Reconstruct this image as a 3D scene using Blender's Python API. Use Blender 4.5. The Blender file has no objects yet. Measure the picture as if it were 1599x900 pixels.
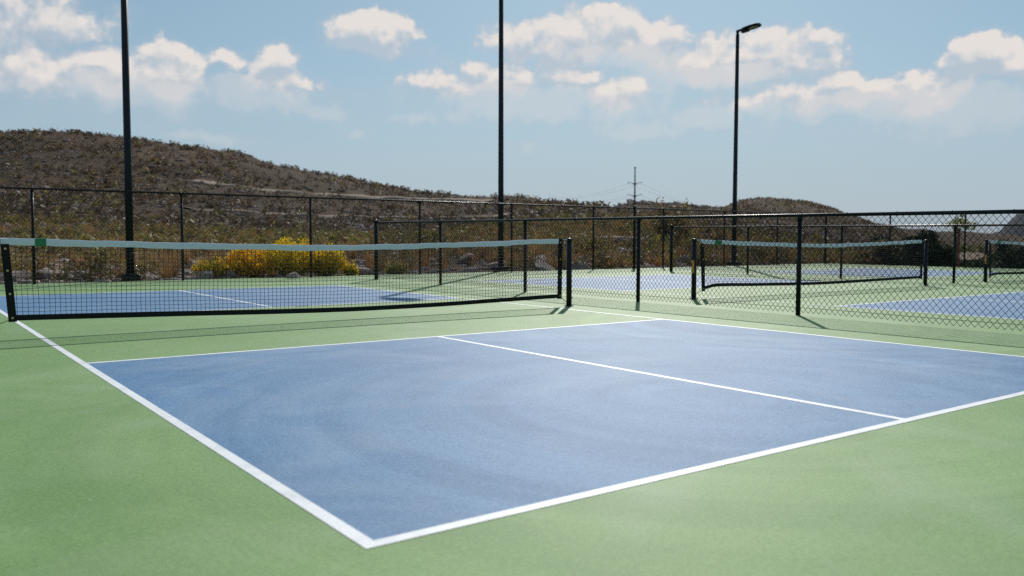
import bpy, math, random
import numpy as np
from mathutils import Vector, Matrix

random.seed(7); RNG = np.random.default_rng(11)
SC = bpy.context.scene
COL = SC.collection
PI = math.pi

# ------------------------------------------------------------------ camera
F_PX, CX, CY, CZ, YAW, PIT, ROL = 1331.0, -1.11442, -8.94666, 0.91382, 0.633669, -0.0568991, 0.0021628
CAM = np.array([CX, CY, CZ])
_F = np.array([math.sin(YAW)*math.cos(PIT), math.cos(YAW)*math.cos(PIT), math.sin(PIT)])
_R = np.array([math.cos(YAW), -math.sin(YAW), 0.0]); _U = np.cross(_R, _F)
_c, _s = math.cos(ROL), math.sin(ROL)
R2 = _c*_R+_s*_U; U2 = -_s*_R+_c*_U
def ray(u, v): return _F + R2*(u-799.5)/F_PX - U2*(v-450)/F_PX
def slope(u, v):
    d = ray(u, v); return d[2]/math.hypot(d[0], d[1])
def azim(u, v=374):
    d = ray(u, v); return math.atan2(d[0], d[1])
def xy(u, r, v=374):
    a = azim(u, v); return CX+r*math.sin(a), CY+r*math.cos(a)
def on_line_y(u, y, v=400):                         # survey help: where a bearing meets a line y = const
    a = azim(u, v); return CX+(y-CY)*math.tan(a)

cam = bpy.data.cameras.new('camera'); co = bpy.data.objects.new('camera', cam); COL.objects.link(co)
co.matrix_world = Matrix(((R2[0], U2[0], -_F[0], CX), (R2[1], U2[1], -_F[1], CY), (R2[2], U2[2], -_F[2], CZ), (0, 0, 0, 1)))
cam.sensor_width = 36; cam.lens = F_PX/1599*36; cam.clip_start = 0.05; cam.clip_end = 20000
cam.dof.use_dof = True; cam.dof.focus_distance = 8.0; cam.dof.aperture_fstop = 2.2
SC.camera = co

# ------------------------------------------------------------------ helpers
def tag(o, label=None, cat=None, group=None, kind=None):
    if label: o['label'] = label
    if cat: o['category'] = cat
    if group: o['group'] = group
    if kind: o['kind'] = kind
    return o
def empty(name, loc=(0, 0, 0), rz=0.0):
    o = bpy.data.objects.new(name, None); COL.objects.link(o); o.location = loc; o.rotation_euler = (0, 0, rz)
    o.empty_display_size = 0.2; return o
def mesh_obj(name, V, Fc, mat=None, parent=None, smooth=False, tint=None):
    me = bpy.data.meshes.new(name)
    V = np.asarray(V, dtype=np.float32).reshape(-1, 3)
    if isinstance(Fc, np.ndarray):
        n, k = Fc.shape
        me.vertices.add(len(V)); me.vertices.foreach_set('co', V.ravel())
        me.loops.add(n*k); me.loops.foreach_set('vertex_index', Fc.astype(np.int32).ravel())
        me.polygons.add(n); me.polygons.foreach_set('loop_start', np.arange(0, n*k, k, dtype=np.int32))
        me.update(calc_edges=True); me.validate()
    else:
        me.from_pydata([tuple(map(float, v)) for v in V], [], [tuple(int(i) for i in f) for f in Fc]); me.update()
    if tint is not None:
        at = me.attributes.new('tint', 'FLOAT', 'POINT'); at.data.foreach_set('value', np.asarray(tint, dtype=np.float32))
    if smooth:
        me.polygons.foreach_set('use_smooth', np.ones(len(me.polygons), dtype=bool))
    if mat: me.materials.append(mat)
    o = bpy.data.objects.new(name, me); COL.objects.link(o)
    if parent: o.parent = parent
    return o
class MB:
    """collects shapes of one material into one mesh"""
    def __init__(s): s.V = []; s.F = []
    def add(s, V, F):
        b = len(s.V); s.V += [tuple(v) for v in V]; s.F += [tuple(i+b for i in f) for f in F]; return s
    def box(s, x0, x1, y0, y1, z0, z1, M=None):
        V = [(x, y, z) for z in (z0, z1) for y in (y0, y1) for x in (x0, x1)]
        if M is not None: V = [tuple(M @ Vector(v)) for v in V]
        return s.add(V, [(0, 2, 3, 1), (4, 5, 7, 6), (0, 1, 5, 4), (2, 6, 7, 3), (0, 4, 6, 2), (1, 3, 7, 5)])
    def cbox(s, x0, x1, y0, y1, z0, z1, b=0.01, M=None):     # box with chamfered edges (top and sides)
        V = []; F = []
        rings = [(b, z0), (0, z0+b), (0, z1-b), (b, z1)]
        for ins, z in rings:
            X0, X1, Y0, Y1 = x0+ins, x1-ins, y0+ins, y1-ins
            V += [(X0+b, Y0, z), (X1-b, Y0, z), (X1, Y0+b, z), (X1, Y1-b, z), (X1-b, Y1, z), (X0+b, Y1, z), (X0, Y1-b, z), (X0, Y0+b, z)]
        if M is not None: V = [tuple(M @ Vector(v)) for v in V]
        for k in range(3):
            for i in range(8):
                j = (i+1) % 8; F.append((k*8+i, k*8+j, k*8+8+j, k*8+8+i))
        F.append(tuple(range(7, -1, -1))); F.append(tuple(range(24, 32)))
        return s.add(V, F)
    def tube(s, pts, r, n=12, cap=True):
        pts = [Vector(p) for p in pts]; rs = r if isinstance(r, (list, tuple)) else [r]*len(pts)
        V = []; F = []; prev = None
        for i, p in enumerate(pts):
            t = (pts[min(i+1, len(pts)-1)]-pts[max(i-1, 0)]).normalized()
            if prev is None:
                a = Vector((0, 0, 1)) if abs(t.z) < .9 else Vector((1, 0, 0)); e = t.cross(a).normalized()
            else: e = (prev-t*prev.dot(t)).normalized()
            prev = e; f = t.cross(e)
            for k in range(n):
                w = 2*PI*k/n; V.append(p+(e*math.cos(w)+f*math.sin(w))*rs[i])
        for i in range(len(pts)-1):
            for k in range(n):
                j = (k+1) % n; F.append((i*n+k, i*n+j, (i+1)*n+j, (i+1)*n+k))
        if cap: F.append(tuple(range(n-1, -1, -1))); F.append(tuple(range((len(pts)-1)*n, len(pts)*n)))
        return s.add(V, F)
    def lathe(s, prof, c=(0, 0, 0), n=16):
        V = []; F = []
        for r, z in prof:
            for k in range(n):
                w = 2*PI*k/n; V.append((c[0]+r*math.cos(w), c[1]+r*math.sin(w), c[2]+z))
        for i in range(len(prof)-1):
            for k in range(n):
                j = (k+1) % n; F.append((i*n+k, i*n+j, (i+1)*n+j, (i+1)*n+k))
        F.append(tuple(range(n-1, -1, -1))); F.append(tuple(range((len(prof)-1)*n, len(prof)*n)))
        return s.add(V, F)
    def build(s, name, mat, parent=None, smooth=False):
        o = mesh_obj(name, s.V, s.F, mat, parent)
        if smooth:
            for p in o.data.polygons: p.use_smooth = len(p.vertices) <= 4
        return o
def thin_wires(polys, r):
    """many thin three-sided wires, one mesh: polys = (n, k, 3)"""
    P = np.asarray(polys, dtype=np.float32); n, k, _ = P.shape
    T = np.gradient(P, axis=1); T /= np.linalg.norm(T, axis=2, keepdims=True)+1e-9
    ref = np.where(np.abs(T[..., 2:3]) > .75, np.array([1., 0, 0]), np.array([0, 0, 1.]))
    E = np.cross(T, ref); E /= np.linalg.norm(E, axis=2, keepdims=True)+1e-9
    Fv = np.cross(T, E); V = np.empty((n, k, 3, 3), np.float32)
    for j in range(3):
        a = 2*PI*j/3+.3; V[:, :, j] = P+(E*math.cos(a)+Fv*math.sin(a))*r
    idx = np.arange(n*k*3).reshape(n, k, 3)
    q = [np.stack([idx[:, :-1, j], idx[:, :-1, (j+1) % 3], idx[:, 1:, (j+1) % 3], idx[:, 1:, j]], -1).reshape(-1, 4) for j in range(3)]
    return V.reshape(-1, 3), np.concatenate(q)

# numpy value noise
_perm = RNG.random((256, 256)).astype(np.float32)
def vnoise(x, y):
    xi = np.floor(x).astype(int); yi = np.floor(y).astype(int); fx = x-xi; fy = y-yi
    fx = fx*fx*(3-2*fx); fy = fy*fy*(3-2*fy)
    g = lambda a, b: _perm[a % 256, b % 256]
    return (g(xi, yi)*(1-fx)+g(xi+1, yi)*fx)*(1-fy)+(g(xi, yi+1)*(1-fx)+g(xi+1, yi+1)*fx)*fy-.5
def fbm(x, y, o=4):
    s = 0; a = 1.0
    for i in range(o): s = s+a*vnoise(x*2**i+17.3*i, y*2**i+5.1*i); a *= .5
    return s

# ------------------------------------------------------------------ materials
def mat(name):
    m = bpy.data.materials.new(name); m.use_nodes = True; nt = m.node_tree
    return m, nt, nt.nodes['Principled BSDF']
def N(nt, t, **kw):
    n = nt.nodes.new(t)
    for k, v in kw.items():
        if k.startswith('i_'): n.inputs[k[2:].replace('_', ' ')].default_value = v
        else: setattr(n, k, v)
    return n
def noise(nt, scale, detail=3, rough=.5, vec=None, dist=0.0):
    n = N(nt, 'ShaderNodeTexNoise'); n.inputs['Scale'].default_value = scale; n.inputs['Detail'].default_value = detail
    n.inputs['Roughness'].default_value = rough; n.inputs['Distortion'].default_value = dist
    if vec is not None: nt.links.new(vec, n.inputs['Vector'])
    return n.outputs['Fac']
def ramp(nt, fac, stops):
    n = N(nt, 'ShaderNodeValToRGB'); cr = n.color_ramp
    while len(cr.elements) < len(stops): cr.elements.new(.5)
    for e, (p, c) in zip(cr.elements, stops):
        e.position = p; e.color = (c, c, c, 1) if isinstance(c, (int, float)) else (*c, 1)
    nt.links.new(fac, n.inputs['Fac']); return n.outputs['Color']
def mixc(nt, fac, a, b, mode='MIX'):
    n = N(nt, 'ShaderNodeMix', data_type='RGBA', blend_type=mode)
    for s, v in ((n.inputs[0], fac), (n.inputs[6], a), (n.inputs[7], b)):
        if hasattr(v, 'links'): nt.links.new(v, s)
        elif isinstance(v, (int, float)): s.default_value = v
        else: s.default_value = (*v, 1)
    return n.outputs[2]
def mth(nt, op, a, b=0.0, c=0.0, clamp=False):
    n = N(nt, 'ShaderNodeMath', operation=op, use_clamp=clamp)
    for i, v in enumerate((a, b, c)):
        if hasattr(v, 'links'): nt.links.new(v, n.inputs[i])
        else: n.inputs[i].default_value = v
    return n.outputs[0]
def bump(nt, h, strength, dist, bs):
    n = N(nt, 'ShaderNodeBump'); n.inputs['Strength'].default_value = strength; n.inputs['Distance'].default_value = dist
    nt.links.new(h, n.inputs['Height']); nt.links.new(n.outputs[0], bs.inputs['Normal'])

def court_mat(name, base, pale, rough, seed):
    """acrylic sand-filled sport paint: squeegee arcs, dust, fine sand grain"""
    m, nt, b = mat(name)
    g = N(nt, 'ShaderNodeNewGeometry').outputs['Position']
    mp = N(nt, 'ShaderNodeMapping'); mp.inputs['Location'].default_value = (seed, seed*.7, 0); nt.links.new(g, mp.inputs['Vector']); P = mp.outputs[0]
    # broad squeegee arcs swept from several stands
    arcs = None
    for cx, cy, sc, ph in ((2.7, -5.7, 2.4, 0), (-3.2, -8.2, 1.7, 2), (6.5, -9.4, 1.9, 4), (6.8, -3.2, 2.6, 1)):
        sb = N(nt, 'ShaderNodeVectorMath', operation='SUBTRACT'); nt.links.new(g, sb.inputs[0]); sb.inputs[1].default_value = (cx, cy, 0)
        ln = N(nt, 'ShaderNodeVectorMath', operation='LENGTH'); nt.links.new(sb.outputs[0], ln.inputs[0])
        sx = N(nt, 'ShaderNodeSeparateXYZ'); nt.links.new(sb.outputs[0], sx.inputs[0])
        pc = N(nt, 'ShaderNodeCombineXYZ'); nt.links.new(mth(nt, 'MULTIPLY', ln.outputs['Value'], sc*1.5), pc.inputs[0])
        nt.links.new(mth(nt, 'MULTIPLY', mth(nt, 'ARCTAN2', sx.outputs[0], sx.outputs[1]), .30), pc.inputs[1]); pc.inputs[2].default_value = ph
        wf = noise(nt, 1.0, 4, .6, pc.outputs[0], .15)
        fall = N(nt, 'ShaderNodeMapRange', interpolation_type='SMOOTHSTEP'); nt.links.new(ln.outputs['Value'], fall.inputs[0])
        fall.inputs[1].default_value = 1.5; fall.inputs[2].default_value = 6.0; fall.inputs[3].default_value = 1; fall.inputs[4].default_value = 0
        a = mth(nt, 'MULTIPLY', mth(nt, 'SUBTRACT', wf, .5), fall.outputs[0])
        arcs = a if arcs is None else mth(nt, 'ADD', arcs, a)
    arcs = mth(nt, 'MULTIPLY', arcs, ramp(nt, noise(nt, .6, 3, .6, P), [(.35, .15), (.6, 1)]))
    big = noise(nt, .45, 4, .6, P, .6); mid = noise(nt, 3.2, 5, .65, P, .4)
    grain = noise(nt, 24, 6, .88, P); grit = noise(nt, 62, 4, .85, P)
    val = mth(nt, 'ADD', mth(nt, 'MULTIPLY', arcs, 2.3), mth(nt, 'MULTIPLY', mth(nt, 'SUBTRACT', big, .5), .9))
    val = mth(nt, 'ADD', val, mth(nt, 'MULTIPLY', mth(nt, 'SUBTRACT', mid, .5), .5))
    val = mth(nt, 'ADD', val, mth(nt, 'MULTIPLY', mth(nt, 'SUBTRACT', grain, .5), 1.4))
    val = mth(nt, 'ADD', val, mth(nt, 'MULTIPLY', mth(nt, 'SUBTRACT', grit, .5), 3.6))
    fac = mth(nt, 'ADD', val, .38, clamp=True)
    col = mixc(nt, fac, base, pale)
    # pale dust blown over the paint
    dust = ramp(nt, noise(nt, .9, 5, .62, P, 1.2), [(.5, 0), (.78, 1)])
    col = mixc(nt, mth(nt, 'MULTIPLY', dust, .42), col, pale and tuple(x*.55+.19 for x in pale))
    # rare light specks and a rusty scuff or two
    vr = N(nt, 'ShaderNodeTexVoronoi'); vr.inputs['Scale'].default_value = 5.5; nt.links.new(P, vr.inputs['Vector'])
    sp = ramp(nt, vr.outputs['Distance'], [(.012, 1), (.03, 0)])
    col = mixc(nt, mth(nt, 'MULTIPLY', sp, .6), col, (.7, .7, .68))
    sc_ = ramp(nt, noise(nt, 1.3, 4, .7, P, .5), [(.72, 0), (.80, 1)])
    col = mixc(nt, mth(nt, 'MULTIPLY', sc_, .35), col, (.36, .26, .25))
    nt.links.new(col, b.inputs['Base Color'])
    b.inputs['Roughness'].default_value = rough; b.inputs['Specular IOR Level'].default_value = .36
    bump(nt, mth(nt, 'ADD', mth(nt, 'MULTIPLY', grain, .6), mth(nt, 'MULTIPLY', grit, .4)), .35, .0015, b)
    return m
M_GREEN = court_mat('green_court_paint', (.115, .232, .060), (.215, .355, .12), .66, 3.1)
M_BLUE = court_mat('blue_court_paint', (.034, .135, .280), (.13, .275, .46), .66, 8.7)
def white_paint():
    m, nt, b = mat('white_line_paint'); g = N(nt, 'ShaderNodeNewGeometry').outputs['Position']
    c = ramp(nt, noise(nt, 6, 5, .7, g), [(.30, (.60, .61, .62)), (.5, (.80, .81, .82)), (.7, (.84, .85, .86))])
    gr = noise(nt, 300, 2, .6, g); c = mixc(nt, mth(nt, 'MULTIPLY', gr, .25), c, (.62, .65, .68))
    nt.links.new(c, b.inputs['Base Color']); b.inputs['Roughness'].default_value = .55
    bump(nt, gr, .3, .001, b); return m
M_LINE = white_paint()
def metal_paint(name, c, rough, c2=None):
    m, nt, b = mat(name); g = N(nt, 'ShaderNodeTexCoord').outputs['Object']
    f = noise(nt, 9, 4, .6, g)
    nt.links.new(mixc(nt, f, c, c2 or tuple(x*1.7 for x in c)), b.inputs['Base Color'])
    b.inputs['Roughness'].default_value = rough
    if max(c) < .02: b.inputs['Specular IOR Level'].default_value = .25
    return m
M_BLACK = metal_paint('black_powder_coat', (.005, .0055, .007), .34)
M_WIRE = metal_paint('black_vinyl_wire', (.004, .0045, .006), .5)
M_POLE = metal_paint('dark_bronze_pole_paint', (.006, .008, .012), .42)
M_CORD = metal_paint('black_net_cord', (.008, .008, .010), .8)
M_BAND = metal_paint('black_net_binding', (.006, .006, .007), .75)
M_BRASS = metal_paint('brass_grommet', (.55, .45, .2), .3); M_BRASS.node_tree.nodes['Principled BSDF'].inputs['Metallic'].default_value = .8
M_ORANGE = metal_paint('orange_sticker', (.75, .28, .03), .5, (.8, .4, .05))
M_STEEL = metal_paint('weathered_steel', (.05, .047, .045), .6)
M_CONC = metal_paint('pale_concrete', (.38, .36, .32), .85, (.5, .48, .43))
M_LED = metal_paint('lamp_lens', (.55, .50, .36), .35, (.7, .66, .5))
def cloth(name, c, c2, transl):
    m, nt, b = mat(name); g = N(nt, 'ShaderNodeTexCoord').outputs['Object']
    col = mixc(nt, noise(nt, 14, 5, .7, g), c, c2); nt.links.new(col, b.inputs['Base Color']); b.inputs['Roughness'].default_value = .7
    tr = N(nt, 'ShaderNodeBsdfTranslucent'); nt.links.new(col, tr.inputs['Color'])
    mx = N(nt, 'ShaderNodeMixShader'); mx.inputs[0].default_value = transl
    nt.links.new(b.outputs[0], mx.inputs[1]); nt.links.new(tr.outputs[0], mx.inputs[2])
    nt.links.new(mx.outputs[0], nt.nodes['Material Output'].inputs['Surface']); return m
M_TAPE = cloth('white_vinyl_net_tape', (.66, .72, .77), (.76, .80, .84), .10)
M_GTAPE = cloth('green_tape', (.015, .17, .07), (.03, .23, .10), .05)
def foliage(name, cols, transl=.35, rough=.6):
    m, nt, b = mat(name)
    a = N(nt, 'ShaderNodeAttribute', attribute_name='tint').outputs['Fac']
    r = N(nt, 'ShaderNodeObjectInfo').outputs['Random']
    f = mth(nt, 'FRACT', mth(nt, 'ADD', a, mth(nt, 'MULTIPLY', r, .5)))
    col = ramp(nt, f, [(i/(len(cols)-1), c) for i, c in enumerate(cols)])
    nt.links.new(col, b.inputs['Base Color']); b.inputs['Roughness'].default_value = rough; b.inputs['Specular IOR Level'].default_value = .25
    tr = N(nt, 'ShaderNodeBsdfTranslucent'); nt.links.new(col, tr.inputs['Color'])
    mx = N(nt, 'ShaderNodeMixShader'); mx.inputs[0].default_value = transl
    nt.links.new(b.outputs[0], mx.inputs[1]); nt.links.new(tr.outputs[0], mx.inputs[2])
    nt.links.new(mx.outputs[0], nt.nodes['Material Output'].inputs['Surface']); return m
M_SCRUB = foliage('desert_scrub_foliage', [(.16, .14, .045), (.34, .27, .085), (.09, .085, .034), (.29, .175, .085), (.27, .25, .060), (.11, .07, .05), (.16, .14, .045)])
M_STRAW = foliage('dry_grass', [(.40, .26, .10), (.24, .11, .04), (.42, .30, .15), (.36, .15, .045), (.26, .21, .06)], .4)
M_YELLOW = foliage('yellow_blossom', [(.85, .54, .01), (.88, .66, .03), (.66, .50, .02), (.90, .46, .01), (.85, .54, .01)], .5)
M_YGREEN = foliage('yellow_green_leaf', [(.20, .23, .02), (.30, .30, .03), (.14, .19, .03), (.36, .30, .03), (.20, .23, .02)], .4)
M_DKGREEN = foliage('dark_evergreen_leaf', [(.03, .05, .022), (.05, .07, .03), (.02, .035, .018), (.06, .085, .03), (.03, .05, .022)], .2)
M_OLIVE = foliage('olive_leaf', [(.12, .13, .03), (.17, .17, .04), (.09, .10, .03), (.12, .13, .03)], .3)
M_GREYBR = foliage('grey_brown_scrub', [(.105, .070, .048), (.135, .090, .060), (.09, .068, .038), (.155, .10, .066), (.105, .070, .048)], .25)
M_STEM = metal_paint('woody_stem', (.09, .06, .04), .85)
M_STAKE = metal_paint('red_brown_stake', (.26, .09, .06), .8, (.34, .13, .09))
def rock_mat():
    m, nt, b = mat('weathered_rock'); g = N(nt, 'ShaderNodeTexCoord').outputs['Object']
    r = N(nt, 'ShaderNodeObjectInfo').outputs['Random']
    f = noise(nt, 3.5, 6, .7, g)
    c = ramp(nt, f, [(.2, (.13, .10, .085)), (.45, (.31, .235, .20)), (.6, (.50, .39, .34)), (.8, (.26, .20, .17))])
    c = mixc(nt, mth(nt, 'MULTIPLY', r, .45), c, (.13, .11, .11)); nt.links.new(c, b.inputs['Base Color']); b.inputs['Roughness'].default_value = .9
    bump(nt, f, .5, .05, b); return m
M_ROCK = rock_mat()
def terrain_mat():
    m, nt, b = mat('desert_ground'); g = N(nt, 'ShaderNodeNewGeometry').outputs['Position']
    n1 = noise(nt, .035, 6, .6, g, .5); n2 = noise(nt, .35, 6, .7, g, .4); n3 = noise(nt, 2.2, 5, .7, g); n4 = noise(nt, 11, 3, .7, g)
    c = ramp(nt, n2, [(.28, (.060, .034, .020)), (.42, (.102, .059, .034)), (.55, (.138, .081, .048)), (.68, (.112, .073, .036)), (.80, (.078, .054, .025))])
    c = mixc(nt, ramp(nt, n1, [(.4, 0), (.62, 1)]), c, mixc(nt, n3, (.052, .033, .018), (.086, .056, .030)))
    c = mixc(nt, ramp(nt, n3, [(.42, 0), (.62, .85)]), c, (.062, .045, .032))
    c = mixc(nt, ramp(nt, n4, [(.58, 0), (.72, .5)]), c, (.21, .155, .13))
    v = N(nt, 'ShaderNodeTexVoronoi'); v.inputs['Scale'].default_value = .9; nt.links.new(g, v.inputs['Vector'])
    c = mixc(nt, ramp(nt, v.outputs['Distance'], [(.22, .8), (.46, 0)]), c, (.052, .042, .026))
    nt.links.new(c, b.inputs['Base Color']); b.inputs['Roughness'].default_value = .95; b.inputs['Specular IOR Level'].default_value = .1
    bump(nt, mth(nt, 'ADD', mth(nt, 'MULTIPLY', n3, .7), mth(nt, 'MULTIPLY', n4, .3)), .7, .35, b); return m
M_TERR = terrain_mat()
def dirt_mat(name, c1, c2):
    m, nt, b = mat(name); g = N(nt, 'ShaderNodeNewGeometry').outputs['Position']
    c = mixc(nt, noise(nt, 1.2, 6, .7, g), c1, c2); nt.links.new(c, b.inputs['Base Color']); b.inputs['Roughness'].default_value = .95; b.inputs['Specular IOR Level'].default_value = .1
    bump(nt, noise(nt, 5, 4, .7, g), .5, .05, b); return m
M_TRACK = dirt_mat('pale_dirt_track', (.20, .155, .12), (.31, .245, .19))
M_MOUNT = dirt_mat('haze_tinted_mountain_rock', (.028, .036, .050), (.05, .058, .072))  # blue-grey tint paints distance haze into the rock colour

# ------------------------------------------------------------------ world: sky and clouds
SUN_EL, SUN_AZ = math.radians(37.0), math.radians(45.0)
def world():
    w = bpy.data.worlds.new('World'); SC.world = w; w.use_nodes = True; nt = w.node_tree; L = nt.links
    bg = nt.nodes['Background']; bg.inputs['Strength'].default_value = .10
    sky = N(nt, 'ShaderNodeTexSky', sky_type='NISHITA', sun_disc=False, sun_elevation=SUN_EL, sun_rotation=SUN_AZ,
            altitude=600, air_density=1.0, dust_density=1.0, ozone_density=1.5)
    # direction -> (bearing, height) in tens of degrees
    gd = bpy.data.node_groups.new('cloud_cover', 'ShaderNodeTree')
    gd.interface.new_socket('P', in_out='INPUT', socket_type='NodeSocketVector')
    gd.interface.new_socket('D', in_out='OUTPUT', socket_type='NodeSocketFloat'); gd.interface.new_socket('V', in_out='OUTPUT', socket_type='NodeSocketFloat')
    gi = gd.nodes.new('NodeGroupInput'); go = gd.nodes.new('NodeGroupOutput'); G = gd.links; P0 = gi.outputs[0]
    def nz(scale, det, col=False, v=P0, rg=.55):
        n = N(gd, 'ShaderNodeTexNoise', noise_dimensions='2D'); n.inputs['Scale'].default_value = scale; n.inputs['Detail'].default_value = det; n.inputs['Roughness'].default_value = rg
        G.new(v, n.inputs['Vector']); return n.outputs['Color' if col else 'Fac']
    wv = N(gd, 'ShaderNodeVectorMath', operation='SUBTRACT'); G.new(nz(3.2, 4, True), wv.inputs[0]); wv.inputs[1].default_value = (.5, .5, .5)
    ws = N(gd, 'ShaderNodeVectorMath', operation='MULTIPLY_ADD'); G.new(wv.outputs[0], ws.inputs[0]); ws.inputs[1].default_value = (.22, .15, 0); G.new(P0, ws.inputs[2])
    P = ws.outputs[0]
    BL = [(55,28,88,34,.75),(20,70,60,22,.35),(52,112,80,27,.8),(170,108,44,30,1.25),(248,104,50,30,1.3),(282,118,34,28,1.0),(352,97,32,15,.7),(432,102,36,26,1.15),(446,126,48,18,.7),(372,130,40,14,.6),
          (590,52,64,30,1.6),(578,32,26,20,1.2),(662,90,40,12,.3),(800,66,44,26,1.0),(888,62,50,40,1.4),(948,46,56,30,1.4),(1010,62,42,30,1.1),(1052,74,36,22,.8),
          (700,128,66,16,.75),(790,118,80,22,.95),(888,120,60,22,.85),(970,148,40,20,.95),(1190,86,96,34,1.3),(1118,92,58,28,1.0),(1262,102,46,18,.7),(1062,112,34,14,.5),
          (1322,128,32,14,1.1),(1240,152,110,18,.7),(1382,146,44,20,.85),(1455,132,58,22,1.0),(1432,160,26,13,.8),(1532,84,46,24,1.6),(1586,96,46,18,1.4),
          (1090,188,54,18,.55),(1000,206,76,15,.5),(490,176,60,14,.35),(650,186,64,11,.45),(340,216,64,12,.5),(1310,215,40,16,.25),(1430,215,60,16,.25),(1550,192,54,24,.35),(565,205,30,8,.35),(820,230,46,12,.3),
          (740,158,170,34,.50),(1250,178,260,34,.38),(900,165,150,36,.5),(120,158,150,30,.34),(400,158,130,26,.34),(1500,160,130,36,.45),(1030,110,60,40,.45),(200,130,150,24,.35),(940,85,150,30,.5),(1190,115,130,22,.5),(1340,160,180,24,.5)]
    D = None; W = None
    for (u, v, ru, rv, s) in BL:
        d = ray(u, v); a = math.degrees(math.atan2(d[0], d[1]))/10; e = math.degrees(math.atan2(d[2], math.hypot(d[0], d[1])))/10
        k = math.degrees(1/F_PX)/10*.93
        n1 = N(gd, 'ShaderNodeVectorMath', operation='SUBTRACT'); G.new(P, n1.inputs[0]); n1.inputs[1].default_value = (a, e, 0)
        n2 = N(gd, 'ShaderNodeVectorMath', operation='MULTIPLY'); G.new(n1.outputs[0], n2.inputs[0]); n2.inputs[1].default_value = (1/(ru*k*1.32), 1/(rv*k*1.42), 0)
        n3 = N(gd, 'ShaderNodeVectorMath', operation='DOT_PRODUCT'); G.new(n2.outputs[0], n3.inputs[0]); G.new(n2.outputs[0], n3.inputs[1])
        m = mth(gd, 'MULTIPLY_ADD', n3.outputs['Value'], -s, s)
        if s < .62:
            W = m if W is None else mth(gd, 'ADD', mth(gd, 'MAXIMUM', W, m), mth(gd, 'MULTIPLY', mth(gd, 'MAXIMUM', mth(gd, 'MINIMUM', W, m), 0.0), .5))
        elif D is None: D = m
        else:
            sm = N(gd, 'ShaderNodeMath', operation='SMOOTH_MAX'); G.new(D, sm.inputs[0]); G.new(m, sm.inputs[1]); sm.inputs[2].default_value = .25; D = sm.outputs[0]
    # the rest of the sky gets a loose field of similar cloud
    D = mth(gd, 'MAXIMUM', D, -1.0)
    sx = N(gd, 'ShaderNodeSeparateXYZ'); G.new(P0, sx.inputs[0])
    out = mth(gd, 'MAXIMUM', mth(gd, 'SUBTRACT', mth(gd, 'ABSOLUTE', mth(gd, 'SUBTRACT', sx.outputs[0], 3.63)), 3.2), mth(gd, 'SUBTRACT', sx.outputs[1], 1.75))
    outm = mth(gd, 'MULTIPLY', out, 1.6, clamp=True)
    gen = mth(gd, 'MULTIPLY', mth(gd, 'SUBTRACT', nz(.9, 5), .53), 6.0)
    D = mth(gd, 'MAXIMUM', D, mth(gd, 'SUBTRACT', mth(gd, 'ADD', gen, outm), 1.6))
    def lobes(scale, k):
        v = N(gd, 'ShaderNodeTexVoronoi', feature='SMOOTH_F1', voronoi_dimensions='2D'); v.inputs['Scale'].default_value = scale; v.inputs['Smoothness'].default_value = .4
        st = N(gd, 'ShaderNodeVectorMath', operation='MULTIPLY'); G.new(P, st.inputs[0]); st.inputs[1].default_value = (1, 1.35, 1); G.new(st.outputs[0], v.inputs['Vector'])
        return mth(gd, 'MULTIPLY', mth(gd, 'SUBTRACT', .40, v.outputs['Distance']), k)
    n_hi = mth(gd, 'SUBTRACT', nz(5.0, 6, rg=.62), .5); n_lo = mth(gd, 'SUBTRACT', nz(1.7, 3), .5)
    dn = mth(gd, 'ADD', mth(gd, 'MULTIPLY', n_hi, 1.5), mth(gd, 'ADD', lobes(5.5, .75), lobes(12, .35)))
    G.new(mth(gd, 'ADD', mth(gd, 'ADD', D, dn), .12), go.inputs[0])
    G.new(mth(gd, 'ADD', mth(gd, 'MULTIPLY', W, 3.0), mth(gd, 'ADD', mth(gd, 'MULTIPLY', n_lo, 2.0), mth(gd, 'MULTIPLY', n_hi, 2.2))), go.inputs[1])
    tc = N(nt, 'ShaderNodeTexCoord'); sp = N(nt, 'ShaderNodeSeparateXYZ'); L.new(tc.outputs['Generated'], sp.inputs[0])
    a = mth(nt, 'MULTIPLY', mth(nt, 'ARCTAN2', sp.outputs[0], sp.outputs[1]), 18/PI)
    e = mth(nt, 'MULTIPLY', mth(nt, 'ARCSINE', sp.outputs[2]), 18/PI)
    cb = N(nt, 'ShaderNodeCombineXYZ'); L.new(a, cb.inputs[0]); L.new(e, cb.inputs[1])
    def dens(off):
        ad = N(nt, 'ShaderNodeVectorMath', operation='ADD'); L.new(cb.outputs[0], ad.inputs[0]); ad.inputs[1].default_value = off
        n = N(nt, 'ShaderNodeGroup'); n.node_tree = gd; L.new(ad.outputs[0], n.inputs[0]); return n.outputs
    (d0, v0), d1 = dens((0, 0, 0)), dens((.02, .075, 0))[0]
    def mr(x, a0, a1, b0, b1):
        n = N(nt, 'ShaderNodeMapRange', interpolation_type='SMOOTHSTEP'); L.new(x, n.inputs[0])
        for i, v in enumerate((a0, a1, b0, b1)): n.inputs[i+1].default_value = v
        return n.outputs[0]
    light = mr(mth(nt, 'SUBTRACT', d0, d1), -.45, .75, 0, 1)          # tops catch the sun, bases fall away
    body = mr(d0, .10, .75, 0, 1); soft = mr(d0, -.45, .9, 0, 1); veil = mr(v0, -.35, 2.2, 0, 1)
    ca = mth(nt, 'MULTIPLY', body, mth(nt, 'MULTIPLY_ADD', light, .55, .38)); va = mth(nt, 'ADD', mth(nt, 'MULTIPLY', veil, .44), mth(nt, 'MULTIPLY', soft, .34))
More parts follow.
